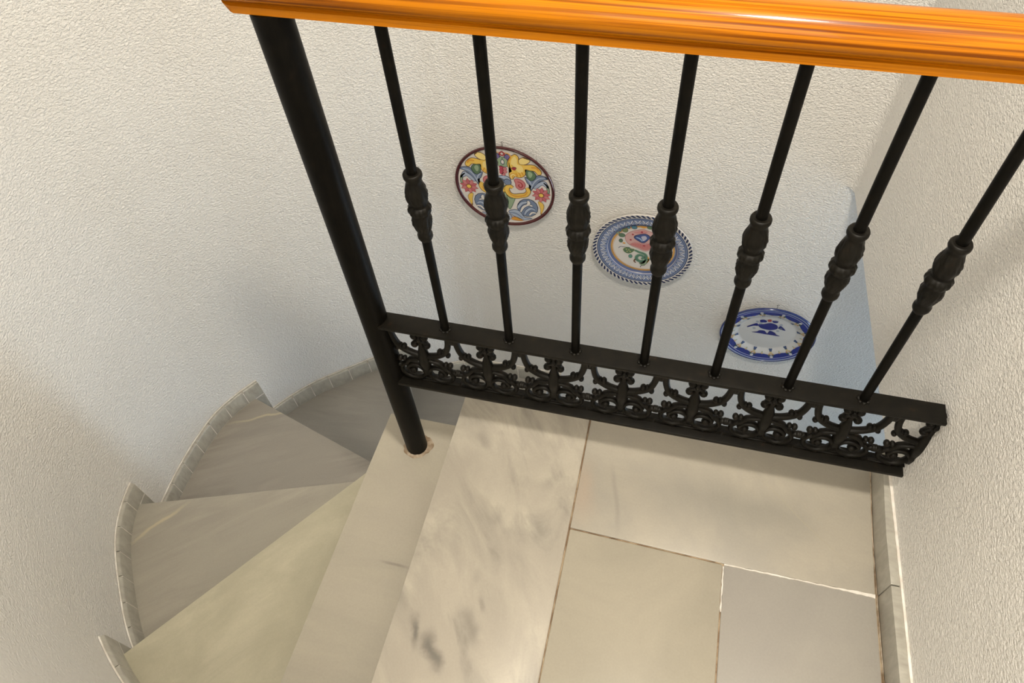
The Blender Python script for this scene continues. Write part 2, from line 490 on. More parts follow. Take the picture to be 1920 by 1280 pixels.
ribbon('joint_filler', [(x, -0.1945 - 0.0205*(x-0.279) + rnd.uniform(-0.0005, 0.0005)) for x in px],
       [rnd.uniform(0.0004, 0.0017) for x in px], 0.0002, GROUT_FLOOR, floor)
py = [0.07 - 0.9*k/70 for k in range(71)]
ribbon('joint_filler', [(0.2775 - (y+0.194)*0.0135 + rnd.uniform(-0.0004, 0.0004), y) for y in py],
       [rnd.uniform(0.0003, 0.0014) for y in py], 0.0002, GROUT_FLOOR, floor)

# baseboard along the right wall
base = empty('baseboard_right', (0.855, 0.0, 0.0))
tag(base, 'low grey marble skirting along the right wall', kind='structure')
def base_piece(ya, yb, mat, name, xo, z0, z1, bev):
    m = MB(); n = 6
    ys = [ya + (yb-ya)*k/n for k in range(n+1)]
    face = lambda y: (0.8425 - 0.0435*(y+0.1)*(1 if y < -0.1 else 0)) if y < 0.1 else 0.8425
    m.prism([((face(y) if not xo else RWX(y)-0.004)-0.855, y) for y in ys] + [(RWX(y)+0.004-0.855, y) for y in ys[::-1]], z0, z1)
    return m.build(name, mat, base, bevel=bev, auto=True)
for ya, yb in ((0.074, -0.1985), (-0.2005, -0.60), (-0.602, -1.0), (-1.002, -1.6)):
    base_piece(ya, yb, SKIRT, 'skirting_tile', 0, 0.0005, 0.068, 0.002)
base_piece(0.074, -1.6, GROUT_WHITE, 'skirting_grout', 0.010, 0.0, 0.0705, 0)
py = [0.07 - 0.9*k/60 for k in range(61)]
ribbon('joint_filler', [(0.8415 - 0.0435*(min(y, -0.1)+0.1) + rnd.uniform(-0.0005, 0.0005), y) for y in py],
       [rnd.uniform(0.0006, 0.0014) for y in py], 0.0004, MORTAR, floor)

# ------------------------------------------------------------------ staircase
stairs = empty('staircase', (-0.17, 0.05, 0))
tag(stairs, 'winding marble staircase with stepped grey skirting against the curved wall', 'staircase')
def to_stairs(o):
    o.parent = stairs
    o.matrix_parent_inverse = Matrix.Translation(-Vector(stairs.location))
    return o

# noses: two plan points of the front edge of each tread (from the core outwards)
NOSE = {2: ((-0.245, 0.060), (-0.690, -0.569)), 3: ((-0.170, 0.100), (-0.926, -0.159)), 4: ((-0.170, 0.091), (-0.907, 0.312)),
        5: ((-0.195, 0.108), (-0.467, 0.566)), 6: ((-0.165, 0.105), (0.01, 0.80)), 7: ((0.27, 0.05), (0.27, 0.80)),
        8: ((0.53, 0.05), (0.53, 0.80)), 9: ((0.79, 0.05), (0.79, 0.80)), 10: ((1.05, 0.05), (1.05, 0.80)), 11: ((3.15, 0.05), (3.15, 0.80))}
TREAD_MAT = {2: MB_2, 3: MB_3, 4: MB_4, 5: MB_5, 6: MB_5, 7: MB_4, 8: MB_5, 9: MB_3, 10: MB_4, 11: MB_5}
m = MB(); m.prism([(-0.2262, 0.0743), (-0.2305, -0.085), (-0.238, -0.60), (-0.238, -0.735), (0.03, -0.755), (0.03, 0.0743)], -RISE-0.034, -RISE)
to_stairs(m.build('tread', MB_1, bevel=0.004, auto=True))
m = MB(); m.box(0.002, 0.022, -0.755, 0.05, -RISE, -0.034)
to_stairs(m.build('riser', MB_1))
HIT = {1: wall_s((-0.22, 0.0), (-0.238, -0.60))}
for k, (p, q) in NOSE.items():
    HIT[k] = wall_s(p, q)
for k, (p, q) in NOSE.items():
    z = -RISE * k
    s1 = HIT[k]; s0 = HIT[k-1] - 0.04
    inner = (-0.17, 0.03) if k <= 6 else (NOSE[k-1][0][0] - 0.04, 0.04)
    n = max(4, int((s1-s0)/0.03))
    pts = [inner] + [wall_at(s0 + (s1-s0)*i/n, 0.003) for i in range(n+1)] + [p]
    m = MB(); m.prism(pts, z-0.032, z)
    to_stairs(m.build('tread', TREAD_MAT[k], bevel=0.0035, auto=True))
    # riser under this nose
    a = Vector((p[0], p[1])); b = Vector(wall_at(s1, 0.003)); d = (b-a).normalized(); nn = Vector((-d.y, d.x))
    if nn.dot(Vector(inner) - a) < 0: nn = -nn
    r0, r1 = a + nn*0.022, b + nn*0.022
    m = MB(); m.prism([r0, r1, r1 + nn*0.016, r0 + nn*0.016], z-RISE, z-0.032)
    to_stairs(m.build('riser', TREAD_MAT[k]))

# stepped skirting on the curved wall
TILE = 0.0735; GAP = 0.0028; SK_H = 0.068; SK_T = 0.0135; POST = 0.036
def skirt_tile(s0, s1, z0, z1, parent, mat=SKIRT, t=SK_T, rnd_top=True, name='skirting_tile'):
    n = max(2, int((s1-s0)/0.02)); v = []; f = []
    prof = [(0.001, z0), (t, z0), (t, z1-0.005), (t-0.0025, z1-0.0012), (t-0.005, z1), (0.001, z1)] if rnd_top else [(0.001, z0), (t, z0), (t, z1), (0.001, z1)]
    c = len(prof)
    for i in range(n+1):
        s = s0 + (s1-s0)*i/n
        for ins, z in prof:
            x, y = wall_at(s, ins); v.append((x, y, z))
    for i in range(n):
        for k in range(c):
            f.append((i*c+k, i*c+(k+1) % c, (i+1)*c+(k+1) % c, (i+1)*c+k))
    f += [tuple(range(c)), tuple(range(n*c, (n+1)*c))]
    o = obj(name, v, f, mat)
    o.parent = parent
    for p in o.data.polygons: p.use_smooth = True
    o.data.set_sharp_from_angle(angle=0.8)
    return o
FIRST = {2: 0.05, 3: 0.03, 4: 0.052, 5: 0.05, 6: 0.06}
for k in range(2, 9):
    z = -RISE*k
    s0 = HIT[k-1] + (POST if k > 2 else 0); s1 = HIT[k]
    sk = skirt_tile(s0, s1 + POST, z, z + SK_H - 0.006, None, GROUT_WHITE, SK_T - 0.0008, False, 'skirting')
    to_stairs(sk)
    skirt_tile(s0, s1 + POST, z + SK_H - 0.008, z + SK_H + 0.0022, sk, GROUT_WHITE, 0.0045, False, 'skirting_caulk')
    joints = []
    s = s1 + POST - 0.002 - FIRST.get(k, 0.05) - POST
    joints = [s1 + POST]
    if k == 4: s = HIT[4] - 0.024
    elif k == 3: s = HIT[3] - 0.022
    while s > s0 + 0.02:
        joints.append(s); s -= TILE * rnd.uniform(0.95, 1.05)
    joints.append(s0)
    for b_, a_ in zip(joints, joints[1:]):
        skirt_tile(a_ + GAP/2, b_ - GAP/2, z + 0.002, z + SK_H + rnd.uniform(-0.001, 0.001), sk)
    # upright tiles down the riser to the next skirting
    zt = z - 0.002; zb = z - RISE + SK_H + 0.002
    skirt_tile(s1 + 0.0, s1 + POST - GAP/2, zb, zt - 0.001, sk, rnd_top=False)
    g = skirt_tile(s1 + 0.0, s1 + POST, zb - 0.002, zt + 0.004, sk, GROUT_WHITE, SK_T - 0.0008, False, 'skirting_grout')

# ------------------------------------------------------------------ railing
rail = empty('stair_railing', (-0.133, 0, -RISE))
tag(rail, 'black wrought iron stair railing with varnished orange pine handrail and scrolled panel', 'railing')
RI = Matrix.Translation(-Vector(rail.location))
def on_rail(o):
    o.parent = rail; o.matrix_parent_inverse = RI
    return o

# handrail: flat base strip, groove and rounded body, left end chamfered
zc = 0.9606
prof = [(-0.0215, -0.030), (0.0215, -0.030), (0.0215, -0.0208), (0.0170, -0.0195)]
for k in range(0, 21):
    a = math.radians(-50 + (280)*k/20)
    prof.append((0.029*math.cos(a), 0.0235*math.sin(a)))
prof += [(-0.0170, -0.0195), (-0.0215, -0.0208)]
v = []; f = []
nP = len(prof)
xs = [(-0.187, 0.80, 0.004), (-0.1845, 0.90, 0.0), (-0.178, 0.965, 0), (-0.170, 1.0, 0)] + [(-0.17 + 1.04*k/24, 1.0, 0) for k in range(1, 25)]
for x, s, _ in xs:
    for y, z in prof:
        # the chamfer eats the lower edge of the end
        cut = 0.0
        if s < 1.0 and z < -0.01: cut = 0.0
        v.append((x + 0.013*max(0, (-z-0.012)/0.021)*max(0, 1 - (x+0.187)/0.02), y*s, zc + z*s))
for i in range(len(xs)-1):
    for k in range(nP):
        f.append((i*nP+k, i*nP+(k+1) % nP, (i+1)*nP+(k+1) % nP, (i+1)*nP+k))
f += [tuple(range(nP)), tuple(range((len(xs)-1)*nP, len(xs)*nP))]
o = obj('handrail', v, f, WOOD); on_rail(o)
for p in o.data.polygons: p.use_smooth = True
o.data.set_sharp_from_angle(angle=0.75)
tag(o, 'varnished orange pine handrail')

m = MB(); m.lathe([(0.025, 0.93), (0.025, 0.5), (0.025, 0.0), (0.025, -RISE)], -0.1325, 0, 32)
on_rail(m.build('newel_post', IRON, auto=True))
# rough mortar ring at the foot of the newel
v = []; f = []; n = 36
for k in range(n):
    a = 2*math.pi*k/n
    wob = 0.004*noise.noise((math.cos(a)*2.2, math.sin(a)*2.2, 3.0)) + rnd.uniform(-0.0012, 0.0012)
    r2 = 0.0335 + wob*1.3 + (0.007 if -0.5 < a < 0.9 else 0)*0.6
    zt = 0.0022 + rnd.uniform(-0.001, 0.0015)
    for r, z in ((0.022, -0.002), (0.022, zt+0.001), (0.028 + wob*0.5, zt), (r2, 0.0002), (r2, -0.002)):
        v.append((-0.1325 + r*math.cos(a), r*math.sin(a), -RISE + z))
for k in range(n):
    for j in range(4):
        f.append((k*5+j, k*5+j+1, ((k+1) % n)*5+j+1, ((k+1) % n)*5+j))
on_rail(obj('mortar_collar', v, f, MORTAR))

def bar(name, z0, z1, x0, x1, y0, y1):
    m = MB(); m.box(x0, x1, y0, y1, z0, z1)
    return on_rail(m.build(name, CAST, bevel=0.0012, auto=True))
BT0, BT1 = 0.317, 0.325      # top flat bar
BB0, BB1 = 0.129, 0.137      # bottom flat bar
bar('top_bar', BT0, BT1, -0.118, 0.853, -0.021, 0.0165)
bar('bottom_bar', BB0, BB1, -0.114, 0.853, -0.021, 0.0165)

# balusters
BR = 0.0078
Z1 = 0.692
kn = [(0.0078, 0.003), (0.0128, 0.003), (0.0142, 0.000), (0.0142, -0.004), (0.0125, -0.0085), (0.0116, -0.012), (0.0130, -0.019), (0.0152, -0.028), (0.0166, -0.037),
      (0.0160, -0.046), (0.0138, -0.054), (0.0128, -0.058), (0.0155, -0.060), (0.0177, -0.064), (0.0178, -0.069), (0.0160, -0.0735), (0.0136, -0.077),
      (0.0142, -0.081), (0.0156, -0.088), (0.0152, -0.095), (0.0130, -0.105), (0.0108, -0.113), (0.0110, -0.117), (0.0122, -0.121), (0.0120, -0.126), (0.0098, -0.131), (0.0078, -0.134)]
def knot_mod(a, z):
    t = z
    if -0.056 < t < -0.013:
        w = math.sin(math.pi*(-0.013-t)/0.043)
        return w*(0.0015*abs(math.cos(4*a)) - 0.0008 + 0.0007*math.cos(16*a + 420*t))
    if -0.113 < t < -0.078:
        w = math.sin(math.pi*(-0.078-t)/0.035)
        return w*(0.0015*abs(math.cos(4*a+0.5)) - 0.0008 + 0.0006*math.cos(16*a - 420*t))
    if -0.074 < t < -0.059:
        return 0.0006*math.cos(12*a)
    return 0
mk = MB(); mk.lathe([(a[0]+(b[0]-a[0])*t, a[1]+(b[1]-a[1])*t) for a, b in zip(kn, kn[1:]) for t in (0, 0.5)] + [kn[-1]], 0, 0, 72, knot_mod)
knot_me = mk.mesh('knot')
mb = MB(); mb.lathe([(BR, 0.93), (BR, Z1-0.02)], 0, 0, 16); mb.lathe([(BR, Z1-0.12), (BR*0.97, BT1-0.001)], 0, 0, 16); mb.lathe([(BR*0.9, Z1-0.02), (BR*0.9, Z1-0.12)], 0, 0, 12)
bal_me = mb.mesh('baluster')
mw = MB()
for k in range(7):
    a = 2*math.pi*k/7
    mw.ball(0.0078*math.cos(a), 0.0078*math.sin(a), BT1 + 0.0003, 0.0042, 0.0042, 0.0022, 8, 5)
weld_me = mw.mesh('weld')
for me in (knot_me, bal_me, weld_me):
    me.materials.append(CAST if me is not bal_me else IRON)
    for p in me.polygons: p.use_smooth = True
bal_me.set_sharp_from_angle(angle=0.8)
for i in range(7):
    x = 0.0072 + 0.12*i
    b = link('baluster', bal_me); on_rail(b); b.location = (x, 0, 0)
    kk = link('knot', knot_me, parent=b); kk.location = (0, 0, Z1); kk.rotation_euler[2] = 0.3*i
    ww = link('weld', weld_me, parent=b); ww.rotation_euler[2] = 0.5*i

# scrolled cast panel: one module every 0.129 m
def spiral(sgn):
    pts = [(-0.006, 0.213), (-0.018, 0.2095), (-0.032, 0.2035)]
    c = (-0.0292, 0.1675)
    for k in range(0, 41):
        t = k/40
        ang = math.radians(118 + t*(430))
        r = 0.0248 - 0.0185*max(0, (t-0.66)/0.34)**1.2
        pts.append((c[0] + r*math.cos(ang)*1.0, c[1] + r*math.sin(ang)*0.97))
    return [(sgn*x, z) for x, z in pts]
def arc(sgn):
    return [(sgn*x, z) for x, z in catmull([(-0.0575, 0.3175), (-0.0570, 0.295), (-0.0545, 0.270), (-0.0480, 0.2490), (-0.0360, 0.2360), (-0.022, 0.2280), (-0.006, 0.2235)], 5)]
def volute_mesh(sgn):
    m = MB()
    m.sweep(catmull(spiral(sgn), 2), 0.0048, 0.0072, 8)
    m.ball(sgn*-0.0292, 0, 0.1685, 0.0078, 0.0085, 0.0085)
    m.ball(sgn*-0.0515, 0, 0.2030, 0.0060, 0.0072, 0.0066)
    m.ball(sgn*-0.0425, 0, 0.2045, 0.0050, 0.0066, 0.0050)
    m.sweep([(sgn*-0.052, 0.1800), (sgn*-0.0646, 0.1800)], 0.0058, 0.0066, 8); m.ball(sgn*-0.0630, 0, 0.1800, 0.0066, 0.0074, 0.0074)
    m.ball(sgn*-0.0290, 0, 0.1395, 0.0075, 0.0075, 0.0042)
    return m.mesh('volute')
def scroll_mesh(sgn):
    m = MB()
    m.sweep(arc(sgn), 0.0062, 0.0072, 8)
    m.ball(sgn*-0.0360, 0, 0.2470, 0.0058, 0.0066, 0.0062)
    m.ball(sgn*-0.0515, 0, 0.2385, 0.0052, 0.0064, 0.0052)
    m.ball(sgn*-0.0430, 0, 0.2490, 0.0046, 0.0060, 0.0046)
    m.ball(sgn*-0.0630, 0, 0.2960, 0.0075, 0.0066, 0.0200)
    return m.mesh('arched_scroll')
def pendant_mesh(sgn):
    m = MB(); m.ball(sgn*-0.0265, 0, 0.3050, 0.0100, 0.0058, 0.0125, 12, 8)
    return m.mesh('pendant')
def stem_mesh():
    m = MB()
    m.lathe([(0.0045, 0.3175), (0.0050, 0.300), (0.0052, 0.275), (0.0056, 0.256), (0.0082, 0.245), (0.0105, 0.232), (0.0122, 0.217), (0.0124, 0.207), (0.0112, 0.197),
             (0.0096, 0.188), (0.0085, 0.181), (0.0100, 0.175), (0.0085, 0.166), (0.0050, 0.152)], 0, 0, 16, lambda a, z: 0.0007*math.cos(6*a) if z < 0.24 else 0)
    for sx in (-1, 1):
        m.ball(sx*0.0100, 0, 0.2860, 0.0080, 0.0076, 0.0090)
        m.ball(sx*0.0120, -0.001, 0.2610, 0.0078, 0.0076, 0.0072)
        m.sweep(catmull([(sx*0.001, 0.272), (sx*0.006, 0.273), (sx*0.0115, 0.268), (sx*0.0135, 0.260)], 4), 0.0036, 0.006, 6)
        m.sweep(catmull([(sx*0.001, 0.300), (sx*0.006, 0.298), (sx*0.011, 0.291), (sx*0.0115, 0.283)], 4), 0.0036, 0.006, 6)
    m.ball(0, -0.004, 0.282, 0.0048, 0.0048, 0.0075)
    return m.mesh('stem')
VOL = {s: volute_mesh(s) for s in (-1, 1)}; SCR = {s: scroll_mesh(s) for s in (-1, 1)}; PEN = {s: pendant_mesh(s) for s in (-1, 1)}; STEM = stem_mesh()
# a flat ornament base web that the cast pieces share
def heart_mesh(half):
    m = MB()
    x1 = 0.0 if half else 0.0634
    m.sweep([(-0.0634, 0.1385), (x1, 0.1385)], 0.0012, 0.0045, 6)
    return m.mesh('foot_strip')
FOOT = {h: heart_mesh(h) for h in (0, 1)}
for me in list(VOL.values()) + list(SCR.values()) + list(PEN.values()) + [STEM] + list(FOOT.values()):
    me.materials.append(CAST)
    for p in me.polygons: p.use_smooth = True
for i in range(8):
    x = -0.0505 + 0.1293*i
    half = i == 7
    mod = link('scroll_ornament', FOOT[int(half)]); on_rail(mod); mod.location = (x, 0, 0)
    link('stem', STEM, parent=mod)
    for s in ((1,) if half else (1, -1)):
        link('volute', VOL[s], parent=mod); link('arched_scroll', SCR[s], parent=mod); link('pendant', PEN[s], parent=mod)
# ------------------------------------------------------------------ painted plates
PAINT = {}
def paint(col, rough=0.16):
    key = tuple(col)
    if key not in PAINT:
        PAINT[key] = plain('glaze_%02d' % len(PAINT), col, rough, coat=0.25)
    return PAINT[key]
MAROON = (0.060, 0.010, 0.012); WHITE = (0.66, 0.63, 0.60); YEL = (0.72, 0.48, 0.10); LYEL = (0.78, 0.62, 0.24); ORG = (0.62, 0.30, 0.05)
BLU = (0.17, 0.22, 0.33); DBLU = (0.05, 0.075, 0.15); LBLU = (0.36, 0.42, 0.54); NAVY = (0.012, 0.018, 0.19); INK = (0.025, 0.03, 0.055)
RED = (0.33, 0.045, 0.055); PINK = (0.52, 0.19, 0.20); GRN = (0.10, 0.17, 0.10); LGRN = (0.27, 0.36, 0.24); PURP = (0.17, 0.13, 0.30); BRN = (0.14, 0.065, 0.03); TEAL = (0.07, 0.18, 0.24)

class Plate:
    def __init__(self, name, c, R, tilt, depth, flat, rim, body, label, edge=None):
        self.R = R; self.depth = depth; self.flat = flat; self.rim = rim
        self.root = empty(name, c)
        self.root.rotation_euler = (tilt, 0, 0)
        tag(self.root, label, 'plate', 'painted plates on the stair wall')
        seg = 72
        rs = [0.001, 0.2, 0.4, flat-0.02, flat, flat+0.03, (flat+rim)/2, rim-0.02, rim, (rim+1)/2, 0.985, 1.0]
        prof = [(r*R, self.f(r)) for r in rs] + [(1.004*R, 0.002), (1.0*R, 0.005), (0.7*R, 0.015 + 0.0), (0.55*R, 0.0225), (0.50*R, 0.0225), (0.48*R, 0.018), (0.001, 0.018)]
        v = []; f = []
        for r, y in prof:
            for k in range(seg):
                a = 2*math.pi*k/seg
                v.append((r*math.cos(a), y, r*math.sin(a)))
        for j in range(len(prof)-1):
            for k in range(seg):
                f.append((j*seg+k, j*seg+(k+1) % seg, (j+1)*seg+(k+1) % seg, (j+1)*seg+k))
        f += [tuple(range(seg)), tuple(range((len(prof)-1)*seg, len(prof)*seg))]
        o = obj('plate_body', v, f, body, self.root)
        for p in o.data.polygons: p.use_smooth = True
        o.data.set_sharp_from_angle(angle=0.9)
        self.v = []; self.faces = []; self.mats = []; self.cols = []; self.ly = 0
    def f(self, r):
        d = self.depth
        if r <= self.flat: return d
        if r <= self.rim:
            t = (r-self.flat)/(self.rim-self.flat); t = t*t*(3-2*t)
            return d + (0.35*d - d)*t
        return 0.35*d*(1 - (r-self.rim)/(1-self.rim))
    def rim_part(self, r0, col):
        R = self.R; seg = 72; v = []; f = []
        prof = [(r0, self.f(r0) - 0.0006), (0.97 if r0 < 0.97 else r0 + 0.005, -0.0012), (1.0, -0.0014), (1.012, 0.001), (1.012, 0.004), (1.0, 0.006), (r0, 0.008)]
        for r, y in prof:
            for k in range(seg):
                a = 2*math.pi*k/seg
                v.append((r*R*math.cos(a), y, r*R*math.sin(a)))
        n = len(prof)
        for j in range(n):
            for k in range(seg):
                f.append((j*seg+k, j*seg+(k+1) % seg, ((j+1) % n)*seg+(k+1) % seg, ((j+1) % n)*seg+k))
        o = obj('rim', v, f, paint(col), self.root)
        for p in o.data.polygons: p.use_smooth = True
        o.data.set_sharp_from_angle(angle=0.9)
    def mi(self, col):
        if col not in self.cols: self.cols.append(col)
        return self.cols.index(col)
    def put(self, pts, faces, col, layer):
        n = len(self.v); R = self.R
        for u, w in pts:
            r = min(1.0, math.hypot(u, w))
            self.v.append((u*R, self.f(r) - 0.0004 - 0.00032*layer, w*R))
        for a in faces:
            self.faces.append(tuple(i+n for i in a)); self.mats.append(self.mi(col))
    def ring(self, r0, r1, col, layer=0, seg=96, wob=None):
        nr = max(1, int((r1-r0)/0.02))
        if wob is None and nr > 1:
            for j in range(nr): self.ring(r0 + (r1-r0)*j/nr, r0 + (r1-r0)*(j+1)/nr, col, layer, seg, None)
            return
        pts = []
        for k in range(seg):
            a = 2*math.pi*k/seg
            q0 = r0 + (wob(a) if wob else 0)
            pts += [(q0*math.cos(a), q0*math.sin(a)), (r1*math.cos(a), r1*math.sin(a))]
        self.put(pts, [(2*k, 2*k+1, 2*((k+1) % seg)+1, 2*((k+1) % seg)) for k in range(seg)], col, layer)
    def poly(self, pts, col, layer=1, outline=None, ow=0.012, smooth=True, mirror=False):
        if smooth:
            cl = list(pts) + [pts[0]]
            n = len(pts); out = []
            for i in range(n):
                p0, p1, p2, p3 = pts[i-1], pts[i], pts[(i+1) % n], pts[(i+2) % n]
                for k in range(3):
                    t = k/3
                    out.append(tuple(0.5*((2*b) + (c-a)*t + (2*a-5*b+4*c-d)*t*t + (3*b-a-3*c+d)*t**3) for a, b, c, d in zip(p0, p1, p2, p3)))
            pts = out
        for sg in ((1, -1) if mirror else (1,)):
            q = [(sg*u, w) for u, w in pts]
            if outline:
                cen = (sum(a[0] for a in q)/len(q), sum(a[1] for a in q)/len(q))
                area = sum(q[i-1][0]*q[i][1] - q[i][0]*q[i-1][1] for i in range(len(q)))
                s = 1 if area > 0 else -1
                big = []
                for i in range(len(q)):
                    a, b = q[i-1], q[(i+1) % len(q)]
                    tx, ty = b[0]-a[0], b[1]-a[1]; l = math.hypot(tx, ty) or 1
                    big.append((q[i][0] + s*ty/l*ow, q[i][1] - s*tx/l*ow))
                self.put(big, [tuple(range(len(big)))], outline, layer)
                self.put(q, [tuple(range(len(q)))], col, layer + 1)
            else:
                self.put(q, [tuple(range(len(q)))], col, layer)
    def disc(self, u, w, r, col, layer=1, outline=None, ry=None, rot=0, mirror=False, ow=0.012):
        ry = ry or r
        pts = [(u + r*math.cos(t)*math.cos(rot) - ry*math.sin(t)*math.sin(rot), w + r*math.cos(t)*math.sin(rot) + ry*math.sin(t)*math.cos(rot)) for t in [2*math.pi*k/14 for k in range(14)]]
        self.poly(pts, col, layer, outline, ow, False, mirror)
    def stroke(self, path, w, col, layer=1, outline=None, mirror=False, taper=True, ow=0.012):
        path = catmull(path, 4); n = len(path); L = []; Rr = []
        for i, (x, y) in enumerate(path):
            a = path[max(i-1, 0)]; b = path[min(i+1, n-1)]
            l = math.hypot(b[0]-a[0], b[1]-a[1]) or 1
            nx, ny = -(b[1]-a[1])/l, (b[0]-a[0])/l
            ww = w*(0.35 + 0.65*math.sin(math.pi*(0.12 + 0.76*i/(n-1)))) if taper else w
            L.append((x+nx*ww, y+ny*ww)); Rr.append((x-nx*ww, y-ny*ww))
        for sg in ((1, -1) if mirror else (1,)):
            if outline:
                L2 = []; R2 = []
                for (a, b) in zip(L, Rr):
                    dx, dy = a[0]-b[0], a[1]-b[1]; l = math.hypot(dx, dy) or 1
                    L2.append((a[0]+dx/l*ow, a[1]+dy/l*ow)); R2.append((b[0]-dx/l*ow, b[1]-dy/l*ow))
                pts = [(sg*x, y) for p in zip(L2, R2) for x, y in p]
                self.put(pts, [(2*i, 2*i+1, 2*i+3, 2*i+2) for i in range(n-1)], outline, layer)
            pts = [(sg*x, y) for p in zip(L, Rr) for x, y in p]
            self.put(pts, [(2*i, 2*i+1, 2*i+3, 2*i+2) for i in range(n-1)], col, layer + (1 if outline else 0))
    def finish(self):
        me = bpy.data.meshes.new('painted_decoration')
        bm = bmesh.new()
        vs = [bm.verts.new(p) for p in self.v]
        for a, mi in zip(self.faces, self.mats):
            try:
                fc = bm.faces.new([vs[i] for i in a]); fc.material_index = mi
            except ValueError: pass
        bmesh.ops.triangulate(bm, faces=[f for f in bm.faces if len(f.verts) > 4], ngon_method='EAR_CLIP')
        for fc in bm.faces:
            fc.normal_update()
            if fc.normal.y > 0: fc.normal_flip()
        bm.to_mesh(me); bm.free()
        for c in self.cols: me.materials.append(paint(c))
        return link('painted_decoration', me, None, self.root)
    def hook(self):
        m = MB()
        path = catmull([(0.0, 0.93*self.R), (0.0, 1.03*self.R), (-0.003, 1.055*self.R), (0.002, 1.075*self.R), (0.005, 1.06*self.R)], 4)
        m.sweep(path, 0.0009, 0.0009, 6)
        v = [(x, y + 0.012, z) for x, y, z in m.v]
        o = obj('wire_hook', v, m.f, plain('grey_wire', (0.25, 0.24, 0.22), 0.4, 0.8), self.root, True)
        return o

# plate 1: grotesque beasts and flowers inside a maroon rim
P = Plate('decorative_plate', (-0.1107, 0.797, -0.0734), 0.1466, 0.0, 0.004, 0.94, 0.97, paint(WHITE),
          'multicoloured painted plate with dark maroon rim, uppermost of the three on the wall')
P.rim_part(0.945, MAROON)
mk_ = dict(mirror=True)
P.poly([(0.101,0.65),(0.161,0.786),(0.25,0.861),(0.314,0.809),(0.325,0.684),(0.425,0.636),(0.544,0.654),(0.628,0.646),(0.727,0.555),(0.75,0.472),(0.69,0.441),(0.624,0.517),(0.522,0.523),(0.437,0.531),(0.432,0.4),(0.342,0.32),(0.22,0.323),(0.181,0.25),(0.131,0.286),(0.12,0.395),(0.175,0.447),(0.112,0.545)], YEL, 4, BRN, **mk_)
P.poly([(0.16,0.62),(0.19,0.75),(0.25,0.82),(0.29,0.74),(0.29,0.64),(0.38,0.60),(0.40,0.48),(0.30,0.44),(0.20,0.60)], LYEL, 6, **mk_)
P.stroke([(0.12,0.68),(0.17,0.79),(0.13,0.86),(0.06,0.88)], 0.012, ORG, 6, **mk_)
P.poly([(0.328,0.748),(0.416,0.813),(0.516,0.797),(0.53,0.736),(0.443,0.66),(0.341,0.655)], LYEL, 6, BRN, **mk_)
P.poly([(0.171,0.522),(0.216,0.561),(0.267,0.548),(0.229,0.488)], RED, 8, INK, 0.006, **mk_)
for t in ((0.40,0.36,0.36,0.46),(0.35,0.33,0.30,0.44),(0.28,0.33,0.25,0.42)):
    P.stroke([(t[0],t[1]),((t[0]+t[2])/2+0.01,(t[1]+t[3])/2),(t[2],t[3])], 0.012, ORG, 7, **mk_)
P.stroke([(0.17,0.26),(0.15,0.33),(0.20,0.38),(0.25,0.33)], 0.018, LYEL, 7, ORG, **mk_)
P.stroke([(0.56,0.60),(0.66,0.60),(0.71,0.53)], 0.02, ORG, 7, **mk_)
P.poly([(0.453,0.49),(0.539,0.525),(0.622,0.452),(0.637,0.367),(0.564,0.267),(0.48,0.32)], GRN, 3, INK, **mk_)
P.poly([(0.49,0.47),(0.54,0.49),(0.58,0.43),(0.54,0.34),(0.50,0.37)], LGRN, 5, **mk_)
P.poly([(0.429,0.334),(0.513,0.281),(0.6,0.295),(0.654,0.392),(0.775,0.411),(0.876,0.362),(0.738,0.295),(0.648,0.192),(0.576,0.09),(0.52,-0.01),(0.542,0.13),(0.475,0.186)], BLU, 2, INK, **mk_)
P.stroke([(0.54,0.06),(0.60,0.22),(0.70,0.34),(0.82,0.365)], 0.014, LBLU, 4, **mk_)
P.stroke([(0.46,0.30),(0.52,0.23),(0.55,0.14)], 0.013, LBLU, 4, **mk_)
P.poly([(0.593,0.093),(0.684,0.22),(0.789,0.282),(0.84,0.25),(0.89,0.12),(0.82,0.16),(0.752,0.187),(0.645,0.079)], LBLU, 2, DBLU, **mk_)
P.stroke([(0.79,0.25),(0.855,0.18),(0.88,0.06),(0.875,-0.03)], 0.018, LGRN, 2, INK, **mk_)
P.stroke([(0.168,0.023),(0.1,0.057),(0.041,-0.021),(0.087,-0.152),(0.192,-0.192),(0.319,-0.159),(0.427,-0.118),(0.484,-0.016),(0.452,0.07)], 0.052, YEL, 3, BRN, **mk_)
P.stroke([(0.07,-0.05),(0.13,-0.16),(0.25,-0.185),(0.40,-0.13),(0.46,-0.03)], 0.018, ORG, 5, **mk_)
P.poly([(0.215,0.233),(0.287,0.267),(0.389,0.217),(0.42,0.132),(0.381,0.035),(0.309,0.0),(0.241,0.058),(0.237,0.147)], PINK, 4, RED, **mk_)
P.stroke([(0.27,0.20),(0.34,0.18),(0.37,0.11),(0.33,0.06),(0.29,0.10),(0.31,0.14)], 0.013, RED, 6, **mk_)
fc = (0.737, -0.076)
for k in range(10):
    a = 2*math.pi*k/10 + 0.2
    l = 0.185
    d = (math.cos(a), math.sin(a)*1.05)
    P.poly([(fc[0]+d[0]*0.03, fc[1]+d[1]*0.03), (fc[0]+d[0]*l*0.6-d[1]*0.042, fc[1]+d[1]*l*0.6+d[0]*0.042), (fc[0]+d[0]*l, fc[1]+d[1]*l), (fc[0]+d[0]*l*0.6+d[1]*0.042, fc[1]+d[1]*l*0.6-d[0]*0.042)],
           PINK if k % 2 else (0.46, 0.12, 0.14), 3, RED, 0.010, False, True)
P.disc(fc[0], fc[1], 0.045, YEL, 6, BRN, **mk_)
